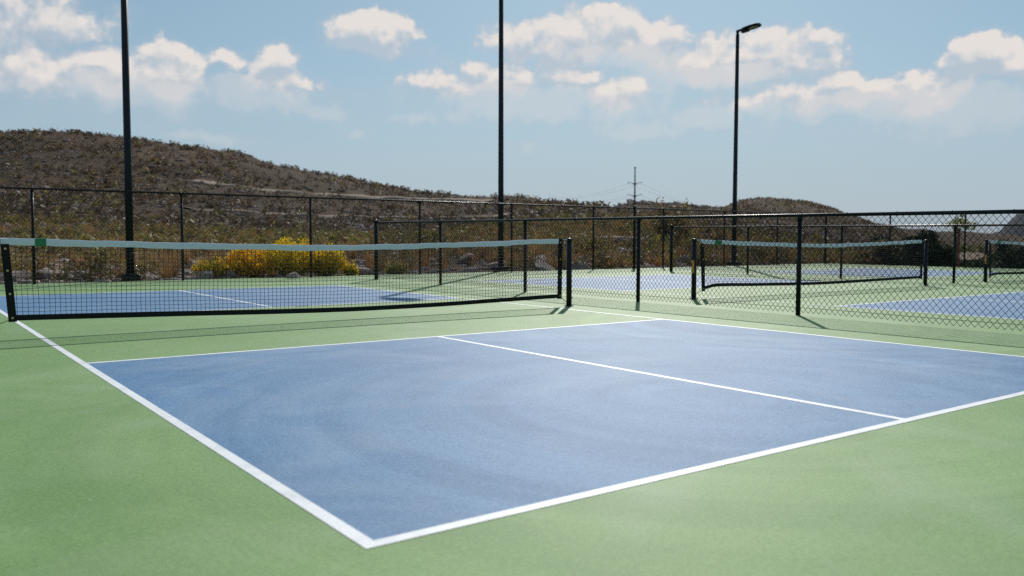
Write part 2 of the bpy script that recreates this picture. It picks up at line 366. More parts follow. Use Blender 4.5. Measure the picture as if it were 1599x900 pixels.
    alpha = mth(nt, 'SUBTRACT', 1.0, mth(nt, 'MULTIPLY', mth(nt, 'SUBTRACT', 1.0, ca), mth(nt, 'SUBTRACT', 1.0, va)), clamp=True)
    thick = mr(d0, .2, 1.3, 0, 1)
    lit = mixc(nt, mth(nt, 'MAXIMUM', mth(nt, 'MULTIPLY', body, mth(nt, 'MULTIPLY_ADD', light, .9, .08)), mth(nt, 'MULTIPLY', mr(v0, .75, 1.5, 0, 1), .55)), (4.9, 5.4, 6.1), (8.1, 7.55, 7.15))
    tint = mixc(nt, 1.0, sky.outputs[0], SKY_TINT, 'MULTIPLY')
    # low sky evens out to a pale grey-blue
    hz = mr(e, 0.0, 1.4, 1, 0)
    tint = mixc(nt, mth(nt, 'MULTIPLY_ADD', hz, .5, .42), tint, mixc(nt, hz, (3.6, 5.05, 6.25), (4.05, 4.85, 5.75)))
    fade = mr(e, 0.05, .9, .25, 1)
    col = mixc(nt, mth(nt, 'MULTIPLY', alpha, fade), tint, lit)
    L.new(col, bg.inputs['Color'])
SKY_TINT = (.60, .72, .70)
world()
sun = bpy.data.lights.new('sun', 'SUN'); sun.energy = 3.6; sun.angle = math.radians(.53); sun.color = (1, .955, .89)
so = bpy.data.objects.new('sun', sun); COL.objects.link(so)
so.rotation_euler = Vector((math.sin(SUN_AZ)*math.cos(SUN_EL), math.cos(SUN_AZ)*math.cos(SUN_EL), math.sin(SUN_EL))).to_track_quat('Z', 'Y').to_euler()
so.location = (20, 20, 30)
SC.view_settings.view_transform = 'Standard'; SC.view_settings.look = 'None'; SC.view_settings.gamma = 1; SC.view_settings.exposure = 0.0
SC.cycles.use_denoising = False; SC.cycles.use_adaptive_sampling = True; SC.cycles.adaptive_threshold = .015; SC.cycles.adaptive_min_samples = 20; SC.cycles.max_bounces = 5; SC.cycles.transparent_max_bounces = 4; SC.cycles.sample_clamp_indirect = 6

# ------------------------------------------------------------------ terrain
PAD = (-9.0, 28.35, -16.0, 10.6)                      # the paved slab x0 x1 y0 y1
# bearings (photo columns) with (distance, row) of the ground seen there; 'z' rows give plain heights behind a crest
T = {
 -700: [(24,440),(45,405),(80,370),(130,320),(200,270),(300,'z',8),(600,'z',4),(3000,'z',0)],
 -150: [(24,436),(45,398),(80,350),(130,285),(200,212),(300,'z',20),(600,'z',4),(3000,'z',0)],
 0:    [(24,432),(45,392),(80,343),(130,275),(200,204),(300,'z',20),(600,'z',4),(3000,'z',0)],
 60:   [(24,430),(45,390),(80,342),(130,272),(200,201),(300,'z',20),(600,'z',4),(3000,'z',0)],
 130:  [(24,428),(45,388),(80,345),(130,279),(200,208),(300,'z',18),(600,'z',4),(3000,'z',0)],
 200:  [(24,428),(45,388),(80,348),(130,284),(200,214),(300,'z',18),(600,'z',4),(3000,'z',0)],
 300:  [(24,426),(45,388),(80,351),(130,292),(200,223),(300,'z',16),(600,'z',4),(3000,'z',0)],
 360:  [(24,424),(45,387),(80,353),(130,298),(200,231),(300,'z',14),(600,'z',4),(3000,'z',0)],
 450:  [(24,422),(45,386),(80,356),(130,310),(200,254),(300,'z',12),(600,'z',4),(3000,'z',0)],
 520:  [(24,420),(45,386),(80,359),(130,320),(200,269),(300,'z',10),(600,'z',4),(3000,'z',0)],
 600:  [(24,418),(45,385),(80,361),(130,328),(200,285),(300,'z',10),(600,'z',4),(3000,'z',0)],
 660:  [(24,417),(45,384),(80,359),(130,330),(200,294),(300,'z',8),(600,'z',4),(3000,'z',0)],
 740:  [(26,415),(45,378),(80,350),(130,326),(200,303),(300,'z',6),(600,'z',4),(3000,'z',0)],
 800:  [(27,413),(45,373),(80,343),(120,322),(180,308),(300,'z',6),(600,'z',4),(3000,'z',0)],
 880:  [(28,411),(42,372),(65,345),(100,322),(150,315),(250,'z',6),(350,'z',10),(600,'z',4),(3000,'z',0)],
 940:  [(29,409),(42,370),(62,345),(90,326),(130,321),(250,'z',6),(350,326),(600,'z',4),(3000,'z',0)],
 985:  [(30,408),(42,370),(60,347),(80,334),(110,332),(250,'z',6),(350,315),(600,'z',4),(3000,'z',0)],
 1040: [(31,408),(42,372),(60,352),(80,342),(110,341),(250,333),(350,318),(600,'z',4),(3000,'z',0)],
 1090: [(32,409),(44,378),(60,360),(80,350),(110,347),(250,336),(350,321),(600,'z',4),(3000,'z',0)],
 1130: [(33,410),(46,383),(62,366),(90,354),(140,346),(250,335),(350,320),(600,'z',4),(3000,'z',0)],
 1160: [(34,411),(48,386),(65,370),(90,358),(140,346),(250,328),(350,308),(600,'z',4),(3000,'z',0)],
 1200: [(35,412),(50,388),(70,373),(100,360),(150,346),(250,325),(350,305.5),(600,'z',4),(3000,'z',0)],
 1250: [(36,413),(52,392),(75,377),(110,364),(160,349),(250,329),(350,310),(600,'z',4),(3000,'z',0)],
 1290: [(37,414),(54,397),(80,381),(120,368),(170,353),(250,336),(350,320),(600,'z',4),(3000,'z',0)],
 1330: [(38,416),(56,404),(85,388),(130,374),(180,359),(250,346),(350,335),(600,'z',2),(3000,'z',0)],
 1380: [(38,419),(60,411),(100,400),(160,385),(220,370),(300,358),(420,346),(700,'z',2),(3000,'z',0)],
 1440: [(38,421),(60,416),(110,410),(180,400),(260,386),(400,367),(520,352),(800,'z',2),(3000,'z',0)],
 1500: [(38,422),(60,419),(120,415),(200,411),(300,402),(480,374),(640,357),(900,'z',2),(3000,'z',0)],
 1560: [(38,423),(60,420),(120,416),(200,412),(320,405),(540,376),(760,364),(1000,'z',2),(3000,'z',0)],
 1620: [(38,424),(60,420),(120,416),(200,412),(340,405),(600,378),(850,366),(1100,'z',2),(3000,'z',0)],
 2300: [(38,424),(60,410),(120,402),(200,398),(340,396),(600,380),(850,370),(1100,'z',2),(3000,'z',0)],
}
RR = np.concatenate([np.geomspace(.5, 16, 26)[:-1], np.geomspace(16, 480, 300), np.geomspace(480, 6000, 60)[1:]])
def pchip(x, y, q):
    x = np.array(x, float); y = np.array(y, float); h = np.diff(x); d = np.diff(y)/h
    m = np.zeros_like(y); m[0] = d[0]; m[-1] = 0
    for i in range(1, len(x)-1):
        if d[i-1]*d[i] > 0:
            w1 = 2*h[i]+h[i-1]; w2 = h[i]+2*h[i-1]; m[i] = (w1+w2)/(w1/d[i-1]+w2/d[i])
    i = np.clip(np.searchsorted(x, q)-1, 0, len(x)-2); t = np.clip((q-x[i])/h[i], 0, 1)
    return (2*t**3-3*t**2+1)*y[i]+(t**3-2*t**2+t)*h[i]*m[i]+(-2*t**3+3*t**2)*y[i+1]+(t**3-t**2)*h[i]*m[i+1]
_us = sorted(T); _az = np.array([azim(u) for u in _us]); _lr = np.log(RR)
_tab = []
for u in _us:
    xs, zs = [0.5, 18.0], [0.0, 0.0]
    for e in T[u]:
        xs.append(e[0]); zs.append(e[2] if e[1] == 'z' else CZ+e[0]*slope(u, e[1]))
    xs.append(6000); zs.append(0); _tab.append(pchip(np.log(xs), zs, _lr))
_tab = np.array(_tab)
def ground(x, y):
    x = np.asarray(x, float); y = np.asarray(y, float)
    dx, dy = x-CX, y-CY; r = np.hypot(dx, dy)+1e-6; a = np.arctan2(dx, dy)
    a = np.where(a < math.radians(-110), a+2*PI, a)
    ai = np.interp(a, _az, np.arange(len(_az))); i = np.clip(np.floor(ai).astype(int), 0, len(_az)-2); t = ai-i; t = t*t*(3-2*t)*.5+t*.5
    ri = np.interp(np.log(r), _lr, np.arange(len(_lr))); j = np.clip(np.floor(ri).astype(int), 0, len(_lr)-2); s = ri-j
    z = (_tab[i, j]*(1-s)+_tab[i, j+1]*s)*(1-t)+(_tab[i+1, j]*(1-s)+_tab[i+1, j+1]*s)*t
    # behind the camera the land stays flat
    back = np.clip((np.abs(a-YAW)-math.radians(75))/math.radians(40), 0, 1); z = z*(1-back)
    dp = np.hypot(np.maximum(np.maximum(PAD[0]-x, x-PAD[1]), 0), np.maximum(np.maximum(PAD[2]-y, y-PAD[3]), 0))
    k = np.clip(dp/4.0, 0, 1); k = k*k*(3-2*k)
    far = np.clip((r-25)/120, 0, 1)
    nz = fbm(x/7.0, y/7.0, 4)*.55*(.35+.65*far)+fbm(x/38.0, y/38.0, 3)*1.5*far+fbm(x/1.6, y/1.6, 2)*.16+fbm(x/13, y/13, 3)*.8*far
    g = np.abs(fbm(x/26.0+40, y/26.0, 3))*-1.6*np.clip((r-60)/80, 0, 1)*np.clip((320-r)/60, 0.3, 1)
    z = z-1.45*np.clip((r-30)/170, 0, 1)*(1-back)
    return np.where(dp <= 0.0, -.08, (z+nz+g)*k-.04*(1-k))
azs = np.concatenate([np.radians(np.arange(-150, -2, 3.0)), np.radians(np.arange(-2, 76, .11)), np.radians(np.arange(76, 211, 3.0))])
A, Rg = np.meshgrid(azs, RR, indexing='ij')
X = CX+Rg*np.sin(A); Y = CY+Rg*np.cos(A); Z = ground(X, Y)
na, nr = X.shape; idx = np.arange(na*nr).reshape(na, nr); nxt = np.roll(idx, -1, axis=0)
Fq = np.stack([idx[:, :-1], idx[:, 1:], nxt[:, 1:], nxt[:, :-1]], -1).reshape(-1, 4)
terr = mesh_obj('terrain', np.stack([X, Y, Z], -1), Fq, M_TERR, smooth=True); tag(terr, kind='structure')
def gz(x, y): return float(ground(np.array([x]), np.array([y]))[0])

def place(u, r):
    x, y = xy(u, r); return x, y, gz(x, y)
def hit(u, v, r0=24, r1=420):
    """distance at which the land along a bearing comes up to a given row"""
    rs = np.geomspace(r0, r1, 500); a = azim(u); xs = CX+rs*np.sin(a); ys = CY+rs*np.cos(a)
    zs = ground(xs, ys); ok = np.where(zs >= CZ+rs*slope(u, v))[0]
    return (xs[ok[0]], ys[ok[0]], rs[ok[0]]) if len(ok) else None
# graded tracks contouring the slope
TRACKS = []
def track(pts, width):
    C = []
    for (u0, v0), (u1, v1) in zip(pts[:-1], pts[1:]):
        for t in np.linspace(0, 1, 18, endpoint=False):
            h = hit(u0+(u1-u0)*t, v0+(v1-v0)*t)
            if h: C.append(h)
    if len(C) < 4: return
    C = np.array(C); Ps = C[:, :2].copy()
    for _ in range(12): Ps[1:-1] = (Ps[:-2]+2*Ps[1:-1]+Ps[2:])/4
    Tn = np.gradient(Ps, axis=0); Tn /= np.linalg.norm(Tn, axis=1, keepdims=True)+1e-9; Nn = np.stack([-Tn[:, 1], Tn[:, 0]], 1)
    TRACKS.append(Ps.copy()); cols = 9; V = []
    for k in range(cols):
        q = Ps+Nn*(k/(cols-1)-.5)*width*(1+.25*vnoise(np.arange(len(Ps))*.4, np.zeros(len(Ps))+k))[:, None]
        zz = ground(q[:, 0], q[:, 1]); zc = ground(Ps[:, 0], Ps[:, 1])
        V.append(np.stack([q[:, 0], q[:, 1], zz*.6+zc*.4+(.16 if 0 < k < cols-1 else -.5)], 1))
    V = np.array(V); n = len(Ps); id_ = np.arange(cols*n).reshape(cols, n)
    Fq = np.stack([id_[:-1, :-1], id_[:-1, 1:], id_[1:, 1:], id_[1:, :-1]], -1).reshape(-1, 4)
    tag(mesh_obj('dirt_track', V, Fq, M_TRACK, smooth=True), kind='structure')
track([(300, 284), (420, 298), (560, 308), (700, 312), (770, 316)], 3.6)
track([(290, 327), (420, 334), (560, 340), (700, 341), (800, 338)], 2.2)
track([(290, 364), (420, 368), (560, 371), (640, 372)], 1.1)
# the mountain on the skyline at the far right
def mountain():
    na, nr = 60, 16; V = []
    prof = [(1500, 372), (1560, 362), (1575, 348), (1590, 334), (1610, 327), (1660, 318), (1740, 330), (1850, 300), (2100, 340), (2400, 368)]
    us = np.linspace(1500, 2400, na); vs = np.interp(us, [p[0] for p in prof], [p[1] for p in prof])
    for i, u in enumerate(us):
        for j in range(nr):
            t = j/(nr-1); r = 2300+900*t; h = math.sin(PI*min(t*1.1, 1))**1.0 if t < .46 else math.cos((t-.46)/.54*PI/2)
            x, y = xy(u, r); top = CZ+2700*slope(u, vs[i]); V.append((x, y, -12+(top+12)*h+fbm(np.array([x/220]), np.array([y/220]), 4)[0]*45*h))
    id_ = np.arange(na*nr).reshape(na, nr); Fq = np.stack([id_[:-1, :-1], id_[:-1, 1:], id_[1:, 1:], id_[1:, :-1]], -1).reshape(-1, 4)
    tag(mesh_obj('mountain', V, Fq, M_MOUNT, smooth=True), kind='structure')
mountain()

# ------------------------------------------------------------------ courts
def sheet(name, rects, z, m, kind='structure'):
    V = []; F = []
    for x0, x1, y0, y1 in rects:
        b = len(V); V += [(x0, y0, z), (x1, y0, z), (x1, y1, z), (x0, y1, z)]; F.append((b, b+1, b+2, b+3))
    return tag(mesh_obj(name, V, F, m), kind=kind)
slab = MB().box(PAD[0], PAD[1], PAD[2], PAD[3], -.30, 0).build('court_slab', M_GREEN); tag(slab, kind='structure')
A_, B_, K_, LW = 6.096, 6.706, 2.134, .0508
COURTS = (0.0, 9.43, 18.86)
for x0 in COURTS:
    sheet('court_surface', [(x0+.01, x0+A_-.01, -B_+.01, -K_+.01), (x0+.01, x0+A_-.01, K_-.01, B_-.01)], .001, M_BLUE)
    xm = x0+A_/2
    R = [(x0, x0+LW, -B_, B_), (x0+A_-LW, x0+A_, -B_, B_)]
    for s in (-1, 1):
        yb = sorted((s*B_, s*(B_-LW))); R.append((x0+LW, x0+A_-LW, yb[0], yb[1]))
        yk = sorted((s*(K_-LW), s*K_)); R.append((x0+LW, x0+A_-LW, yk[0], yk[1]))
        yc = sorted((s*K_, s*(B_-LW))); R.append((xm-LW/2, xm+LW/2, yc[0], yc[1]))
    sheet('court_line', R, .002, M_LINE)

# ------------------------------------------------------------------ chain link fences
def fence(label, P0, P1, height, stations, thick=(), drop=0.0):
    """posts at distances `stations` from P0 towards P1"""
    H0 = height; P0 = Vector((*P0, 0)); P1 = Vector((*P1, 0)); D = (P1-P0).normalized(); Ln = (P1-P0).length
    root = empty('chain_link_fence', P0, math.atan2(D.y, D.x)); tag(root, label, 'fence', 'black chain link fences round the courts')
    for i, s in enumerate(stations):
        height = H0-drop*s/Ln; big = i in thick; r = .046 if big else .029; h = height+(.03 if big else -.025)
        m = MB(); m.tube([(s, 0, -.2), (s, 0, h)], r, 14)
        p = m.build('post', M_BLACK, root, True)
        cp = MB(); cp.lathe([(r+.004, h-.03), (r+.005, h+.005), (r*.8, h+.03), (r*.35, h+.045), (.002, h+.05)], (s, 0, 0), 14); cp.build('post_cap', M_BLACK, p, True)
    height = H0; rail = MB(); rail.tube([(0, 0, height), (Ln*.5, 0, height-drop*.5), (Ln, 0, height-drop)], .021, 12); rail.build('top_rail', M_BLACK, root, True)
    # spiral strands woven into diamonds
    w, hh = .072, .087; ns = int(Ln/(w/2)); z0, z1 = .035, height+.045
    k = int((z1-z0)/(hh/2))+1; zz = z0+np.arange(k)*hh/2; P = np.empty((ns, k, 3), np.float32)
    kk = np.arange(k); off = (kk % 2)
    for i in range(ns):
        o = off if i % 2 == 0 else 1-off
        P[i, :, 0] = (i+.02)*w/2+o*w/2; P[i, :, 1] = -.031+np.where(kk % 2 == 0, .0025, -.0025); P[i, :, 2] = zz
    # a hand-strung mesh bellies a little between the ties
    P[:, :, 1] += (np.sin(P[:, :, 0]*1.9)*.004+.002*np.sin(P[:, :, 0]*7.1)).astype(np.float32)*np.sin(np.linspace(0, PI, k))[None, :]
    P[:, :, 2] += .004*np.sin(P[:, :, 0]*2.3)+.0015*np.sin(P[:, :, 0]*11)
    P[:, :, 2] = z0+(P[:, :, 2]-z0)*(1-drop/H0*P[:, :, 0]/Ln)
    V, Fq = thin_wires(P, .0034 if height < 1.5 else .0030); mesh_obj('wire_mesh', V, Fq, M_WIRE, root)
    bw = MB(); bw.tube([(x, -.034, .095+.004*math.sin(x*2.3)) for x in np.linspace(0, Ln, int(Ln*2))], .0024, 5); bw.build('tension_wire', M_WIRE, root)
    t0 = MB().add(*ring((0, 0, height), .0245, .0025)).build('wire_tie', M_WIRE, root); t0.location = (.3, 0, -drop*.3/Ln)
    for x in np.arange(.9, Ln, .6):
        o = t0.copy(); COL.objects.link(o); o.parent = root; o.location = (x, 0, -drop*x/Ln)
    return root
def ring(c, R, r, n=10, m=5):                                # ring round the x axis
    V = []; F = []
    for i in range(n):
        a = 2*PI*i/n
        for j in range(m):
            b = 2*PI*j/m; q = R+r*math.cos(b); V.append((c[0]+r*math.sin(b), c[1]+q*math.cos(a), c[2]+q*math.sin(a)))
    for i in range(n):
        for j in range(m): F.append((i*m+j, i*m+(j+1) % m, ((i+1) % n)*m+(j+1) % m, ((i+1) % n)*m+j))
    return V, F
YF = 10.35
fx = [1.26-2.93*3, 1.26-2.93*2, 1.26-2.93, 1.26, 4.12, 7.09, 10.09, 13.05, 16.1, 17.82, 19.11, 22.09, 25.02, 28.0]
fence('tall black chain link fence along the far end of the courts, hillside behind it', (fx[0], YF), (28.0, YF), 1.90, [x-fx[0] for x in fx], thick=(0, 9, 13))
ny = [8.40, 5.63, 2.83, .07, -2.67, -5.30, -8.0, -10.7]
fence('low black chain link fence beside the near court, the closest fence to the viewer', (7.82, ny[0]), (7.82, ny[-1]), 1.285, [ny[0]-y for y in ny], thick=(0, 7), drop=.125)
ty = [8.25, 5.53, 2.79, .12, -2.6, -5.3, -8.0, -10.7]
fence('low black chain link fence between the second and third courts, seen through the nearest fence', (17.25, ty[0]), (17.25, ty[-1]), 1.28, [ty[0]-y for y in ty], thick=(0, 7), drop=.11)
ey = [YF-.06, 7.75, 5.1, 2.45, -.2, -2.85, -5.5, -8.2, -10.9]
fence('tall black chain link fence on the far right, dark shrubs behind it', (28.0, ey[0]), (28.0, ey[-1]), 1.86, [ey[0]-y for y in ey][1:], thick=(7,))

# ------------------------------------------------------------------ nets
def net(label, x0, x1, tops, bots, green=None, sticker=False, seed=0):
    root = empty('court_net', ((x0+x1)/2, 0, 0)); tag(root, label, 'net', 'pickleball nets across the courts'); ox = (x0+x1)/2
    fx_ = lambda t, tab: float(pchip([p[0] for p in tab], [p[1] for p in tab], np.array([t]))[0])
    e0, e1 = x0+.145, x1-.125                                # net ends inside the posts
    top = lambda x: fx_((x-e0)/(e1-e0), tops); bot = lambda x: fx_((x-e0)/(e1-e0), bots)
    for k, xp in enumerate((x0, x1)):
        p = MB().lathe([(.038, -.2), (.038, .90)], (xp-ox, 0, 0), 20).build('net_post', M_BLACK, root, True)
        MB().lathe([(.0395, .892), (.040, .912), (.034, .926), (.018, .934), (.002, .936)], (xp-ox, 0, 0), 20).build('post_cap', M_BLACK, p, True)
        MB().lathe([(.065, .009), (.065, .014), (.040, .018)], (xp-ox, 0, 0), 20).build('collar', M_BLACK, p, True)
        s = 1 if k else -1
        for hz_, hr in ((.115, .011), (.70, .008)): MB().tube([(xp-ox+s*.036, 0, hz_), (xp-ox+s*.058, 0, hz_)], hr, 8).build('lacing_hook', M_STEEL, p)
        if sticker and k == 0:
            V = []; n = 7
            for z in (.40, .60):
                for a in np.linspace(math.radians(165), math.radians(222), n): V.append((xp-ox+.0392*math.cos(a), .0392*math.sin(a), z))
            mesh_obj('sticker', V, [(i, i+1, n+i+1, n+i) for i in range(n-1)], M_ORANGE, p)
    xs = np.linspace(e0, e1, 90); TH = .062
    # white top tape, folded over the cable: rounded top edge with ripples
    V = []; F = []
    prof = [(-.007, 0), (-.008, .5), (-.0075, .9), (-.003, 1.0), (.003, 1.0), (.0075, .9), (.008, .5), (.007, 0)]
    rg = np.random.default_rng(seed)
    for i, x in enumerate(xs):
        t = top(x)+.0022*math.sin(x*9+seed)+.0018*math.sin(x*23); th = TH*(1+.05*math.sin(x*5+1)); wob = .004*math.sin(x*3.1+seed)+rg.normal(0, .0006)
        for y, q in prof: V.append((x-ox, y+wob*(1-q), t-th*(1-q)))
    n = len(prof)
    for i in range(len(xs)-1):
        for j in range(n-1): F.append((i*n+j, i*n+j+1, (i+1)*n+j+1, (i+1)*n+j))
    F.append(tuple(range(n))); F.append(tuple((len(xs)-1)*n+j for j in range(n-1, -1, -1)))
    tp = mesh_obj('top_tape', V, F, M_TAPE, root, smooth=True)
    if green:
        V = []; F = []; gx = np.linspace(green[0], green[1], 8)
        for x in gx:
            t = top(x)+.0022*math.sin(x*9+seed)+.0018*math.sin(x*23); th = TH*(1+.05*math.sin(x*5+1)); wob = .004*math.sin(x*3.1+seed)
            for y, q in prof: V.append((x-ox, y*1.35+wob*(1-q), t+.002-(th+.008)*(1-q)))
        for i in range(len(gx)-1):
            for j in range(n-1): F.append((i*n+j, i*n+j+1, (i+1)*n+j+1, (i+1)*n+j))
        F.append(tuple(range(n))); F.append(tuple((len(gx)-1)*n+j for j in range(n-1, -1, -1)))
        mesh_obj('green_tape_wrap', V, F, M_GTAPE, tp, smooth=True)
    cb = MB(); cb.tube([(x0-ox, 0, .915), (e0-ox, 0, top(e0)-.008)], .0045, 6); cb.tube([(e1-ox, 0, top(e1)-.008), (x1-ox, 0, .915)], .0045, 6); cb.build('cable', M_TAPE, root)
    BH = .052
    def strip(x_, zb, zt, y=.006):
        V = []; F = []
        for x, a, b in zip(x_, zb, zt):
            w = .006*math.sin(x*4+seed)
            V += [(x-ox, -y+w, a), (x-ox, -y, b), (x-ox, y, b), (x-ox, y+w, a)]
        m_ = len(x_)
        for i in range(m_-1):
            for j in range(4): F.append((i*4+j, i*4+(j+1) % 4, (i+1)*4+(j+1) % 4, (i+1)*4+j))
        F.append((0, 1, 2, 3)); F.append(tuple((m_-1)*4+j for j in (3, 2, 1, 0))); return V, F
    zb = [bot(x) for x in xs]
    bx_ = np.linspace(e0+.045, e1-.01, 90); zb = [bot(x) for x in bx_]; m = MB(); m.add(*strip(bx_, zb, [z+BH for z in zb])); m.build('bottom_band', M_BAND, root)
    # side bands with grommets
    for k, (xa, xb) in enumerate(((e0, e0+.066), (e1-.066, e1))):
        lean = .045 if k == 0 else -.01
        V = []; F = []
        zt = top((xa+xb)/2)-TH*.9 if k == 0 else top((xa+xb)/2)+.002; za = bot((xa+xb)/2)-.012
        for t in np.linspace(0, 1, 9):
            z = zt+(za-zt)*t; dx = lean*t
            V += [(xa+dx-ox, -.0085, z), (xb+dx-ox, -.0085, z), (xb+dx-ox, .0085, z), (xa+dx-ox, .0085, z)]
        for i in range(8):
            for j in range(4): F.append((i*4+j, (i+1)*4+j, (i+1)*4+(j+1) % 4, i*4+(j+1) % 4))
        F.append((0, 1, 2, 3)); F.append((35, 34, 33, 32))
        sb = mesh_obj('side_band', V, F, M_BAND, root)
        for t in (.06, .34, .64, .95):
            z = zt+(za-zt)*t; xc = (xa+xb)/2+lean*t-ox; rgm = MB(); V = []; F = []
            nn = 10
            for rr, yy in ((.010, -.0105), (.0045, -.0115)):
                for q in range(nn): V.append((xc+rr*math.cos(2*PI*q/nn), yy, z+rr*math.sin(2*PI*q/nn)))
            for q in range(nn): F.append((q, (q+1) % nn, nn+(q+1) % nn, nn+q))
            mesh_obj('grommet', V, F, M_BRASS, sb)
        xp = x0 if k == 0 else x1
        MB().tube([((xa if k == 0 else xb)+lean-ox, 0, za+.015), (xp-ox, .01, za-.075 if k else za-.06)], .003, 6).build('tie_cord', M_CORD, sb)
    # square cord mesh
    c = .0445; gx = np.arange(e0+.115, e1-.07, c)
    T0 = np.array([top(x)-TH*.8 for x in gx]); B0 = np.array([bot(x)+BH*.8 for x in gx]); q = np.linspace(0, 1, 12)
    PV = np.empty((len(gx), 12, 3)); wv = .012*np.sin(q*PI)
    PV[:, :, 0] = gx[:, None]-ox+.004*np.sin(q*9+gx[:, None]*3)*np.sin(q*PI); PV[:, :, 1] = wv*np.sin(gx[:, None]*1.3+seed); PV[:, :, 2] = T0[:, None]*(1-q)+B0[:, None]*q
    Va, Fa = thin_wires(PV, .0024)
    nrow = 17; hx = np.linspace(e0+.09, e1-.06, 150)
    Th = np.array([top(x)-TH*.8 for x in hx]); Bh = np.array([bot(x)+BH*.8 for x in hx]); PH = np.empty((nrow-1, 150, 3))
    for j in range(1, nrow):
        t = j/nrow; PH[j-1, :, 0] = hx-ox; PH[j-1, :, 1] = .012*math.sin(t*PI)*np.sin(hx*1.3+seed); PH[j-1, :, 2] = Th*(1-t)+Bh*t+.0015*np.sin(hx*40+j)
    Vb, Fb = thin_wires(PH, .0024)
    mesh_obj('cord_mesh', np.concatenate([Va, Vb]), np.concatenate([Fa, Fb+len(Va)]), M_CORD, root)
TOPS = [(0, .920), (.13, .893), (.3, .866), (.5, .846), (.62, .858), (.8, .884), (1, .922)]
net('long black net with white top tape and green tape wrap across the near court', -.42, 6.43, TOPS,
    [(0, .165), (.2, .135), (.4, .100), (.55, .084), (.7, .088), (.85, .105), (1, .120)], (.0, .09), False, 1)
net('net of the second court seen through the nearest fence, orange sticker on its left post', 8.95, 15.85, TOPS,
    [(0, .12), (.06, .175), (.2, .155), (.5, .125), (.8, .14), (1, .15)], (9.42, 9.58), True, 2)
net('farthest net at the right edge on the third court, partly outside the picture', 18.40, 25.3, TOPS,
    [(0, .10), (.05, .15), (.3, .13), (.6, .12), (1, .14)], (18.9, 19.05), True, 4)

# ------------------------------------------------------------------ light poles
def light_pole(label, x, y, H, aim):
    root = empty('light_pole', (x, y, 0)); tag(root, label, 'light pole', 'tall dark light poles behind the far fence')
    b = MB(); b.cbox(-.165, .165, -.165, .165, -.25, .14, .012); base = b.build('base_cover', M_POLE, root)
    for sx in (-1, 1):
        for sy in (-1, 1):
            MB().lathe([(.018, .138), (.018, .165), (.008, .175)], (sx*.12, sy*.12, 0), 8).build('anchor_bolt', M_BRASS if sx > 0 and sy < 0 else M_STEEL, base)
    s = MB().tube([(0, 0, .10), (0, 0, 2.5), (0, 0, H)], [.082, .078, .062], 20).build('shaft', M_POLE, root, True)
    MB().cbox(-.045, .045, -.092, -.070, .45, .62, .006).build('hand_hole_cover', M_POLE, s)
    MB().lathe([(.050, H-.01), (.046, H+.06), (.052, H+.11), (.044, H+.17), (.01, H+.19)], n=16).build('tenon', M_POLE, root, True)
    # flat head on a short elbow: built along +x then aimed, tilted up a little
    Mx = Matrix.Translation((0, 0, H+.13)) @ Matrix.Rotation(aim, 4, 'Z') @ Matrix.Rotation(math.radians(-10), 4, 'Y')
    hd = MB()
    out = [(.03, -.045), (.16, -.05), (.30, -.13), (.42, -.175), (.62, -.19), (.86, -.165), (.98, -.09), (.98, .09), (.86, .165), (.62, .19), (.42, .175), (.30, .13), (.16, .05), (.03, .045)]
    out = [(px*.84, py*1.35) for px, py in out]; V = [tuple(Mx @ Vector((px, py, -.035 if .2 < px < .9 else -.02))) for px, py in out]+[tuple(Mx @ Vector((px*.985+.008, py*.9, .03 if px < .3 else .018))) for px, py in out]
    n = len(out); F = [tuple(range(n-1, -1, -1)), tuple(range(n, 2*n))]+[(i, (i+1) % n, n+(i+1) % n, n+i) for i in range(n)]
    hd.add(V, F)
    hd.box(.14, .40, -.09, .09, -.11, -.03, Mx); h = hd.build('lamp_head', M_POLE, root)
    for px, py in ((.44, 0), (.55, -.08), (.55, .08), (.67, 0)):
        MB().cbox(px-.055, px+.055, py-.045, py+.045, -.050, -.034, .004, Mx).build('lamp_lens', M_LED, h)
YP = 11.0
AIM = -YAW-math.radians(34)
light_pole('tall dark light pole at the left, behind the far fence below the hilltop', on_line_y(203, YP), YP, 8.45, AIM)
light_pole('tall dark light pole in the middle whose long shadow reaches the near net', on_line_y(782, YP), YP, 8.45, AIM)
light_pole('dark light pole at the right whose flat lamp head shows against a cloud', on_line_y(1146.5, YP)-.02, YP, 8.15, AIM)

# ------------------------------------------------------------------ distant poles and wires
def utility(u, r, vtop, rad, arms, label, vb=336):
    x, y, z = place(u, r); zt = CZ+r*slope(u, vtop); z -= .5
    root = empty('utility_pole', (x, y, z), -azim(u)); tag(root, label, 'utility pole')
    MB().tube([(0, 0, 0), (0, 0, zt-z)], [rad, rad*.55], 10).build('shaft', M_STEEL, root, True)
    tips = []
    for va in arms:
        za = CZ+r*slope(u, va)-z; w = 10.5/F_PX*r
        MB().lathe([(rad*1.5, za-.35), (rad*1.5, za+.1)], n=8).build('arm_collar', M_STEEL, root)
        for s in (-1, 1):
            arm = MB().tube([(0, 0, za-.15), (s*w, 0, za+.252*w)], [.13, .07], 6).build('crossarm', M_STEEL, root)
            MB().lathe([(.05, -.5), (.09, -.45), (.05, -.4), (.09, -.35), (.05, -.3), (.09, -.25), (.05, -.0)], (s*w*.97, 0, za+.2*w), 6).build('insulator', M_STEEL, arm)
            tips.append(Vector((x, y, z)) + Matrix.Rotation(-azim(u), 3, 'Z') @ Vector((s*w*.97, 0, za+.2*w-.5)))
    if arms: MB().lathe([(rad*.75, zt-z-.1), (rad*.95, zt-z), (rad*.95, zt-z+.35), (.05, zt-z+.5)], n=8).build('top_cap', M_STEEL, root)
    return tips
tips = utility(990.5, 290, 263, .34, (287, 306), 'distant utility pole with two pairs of short arms rising above the ridge')
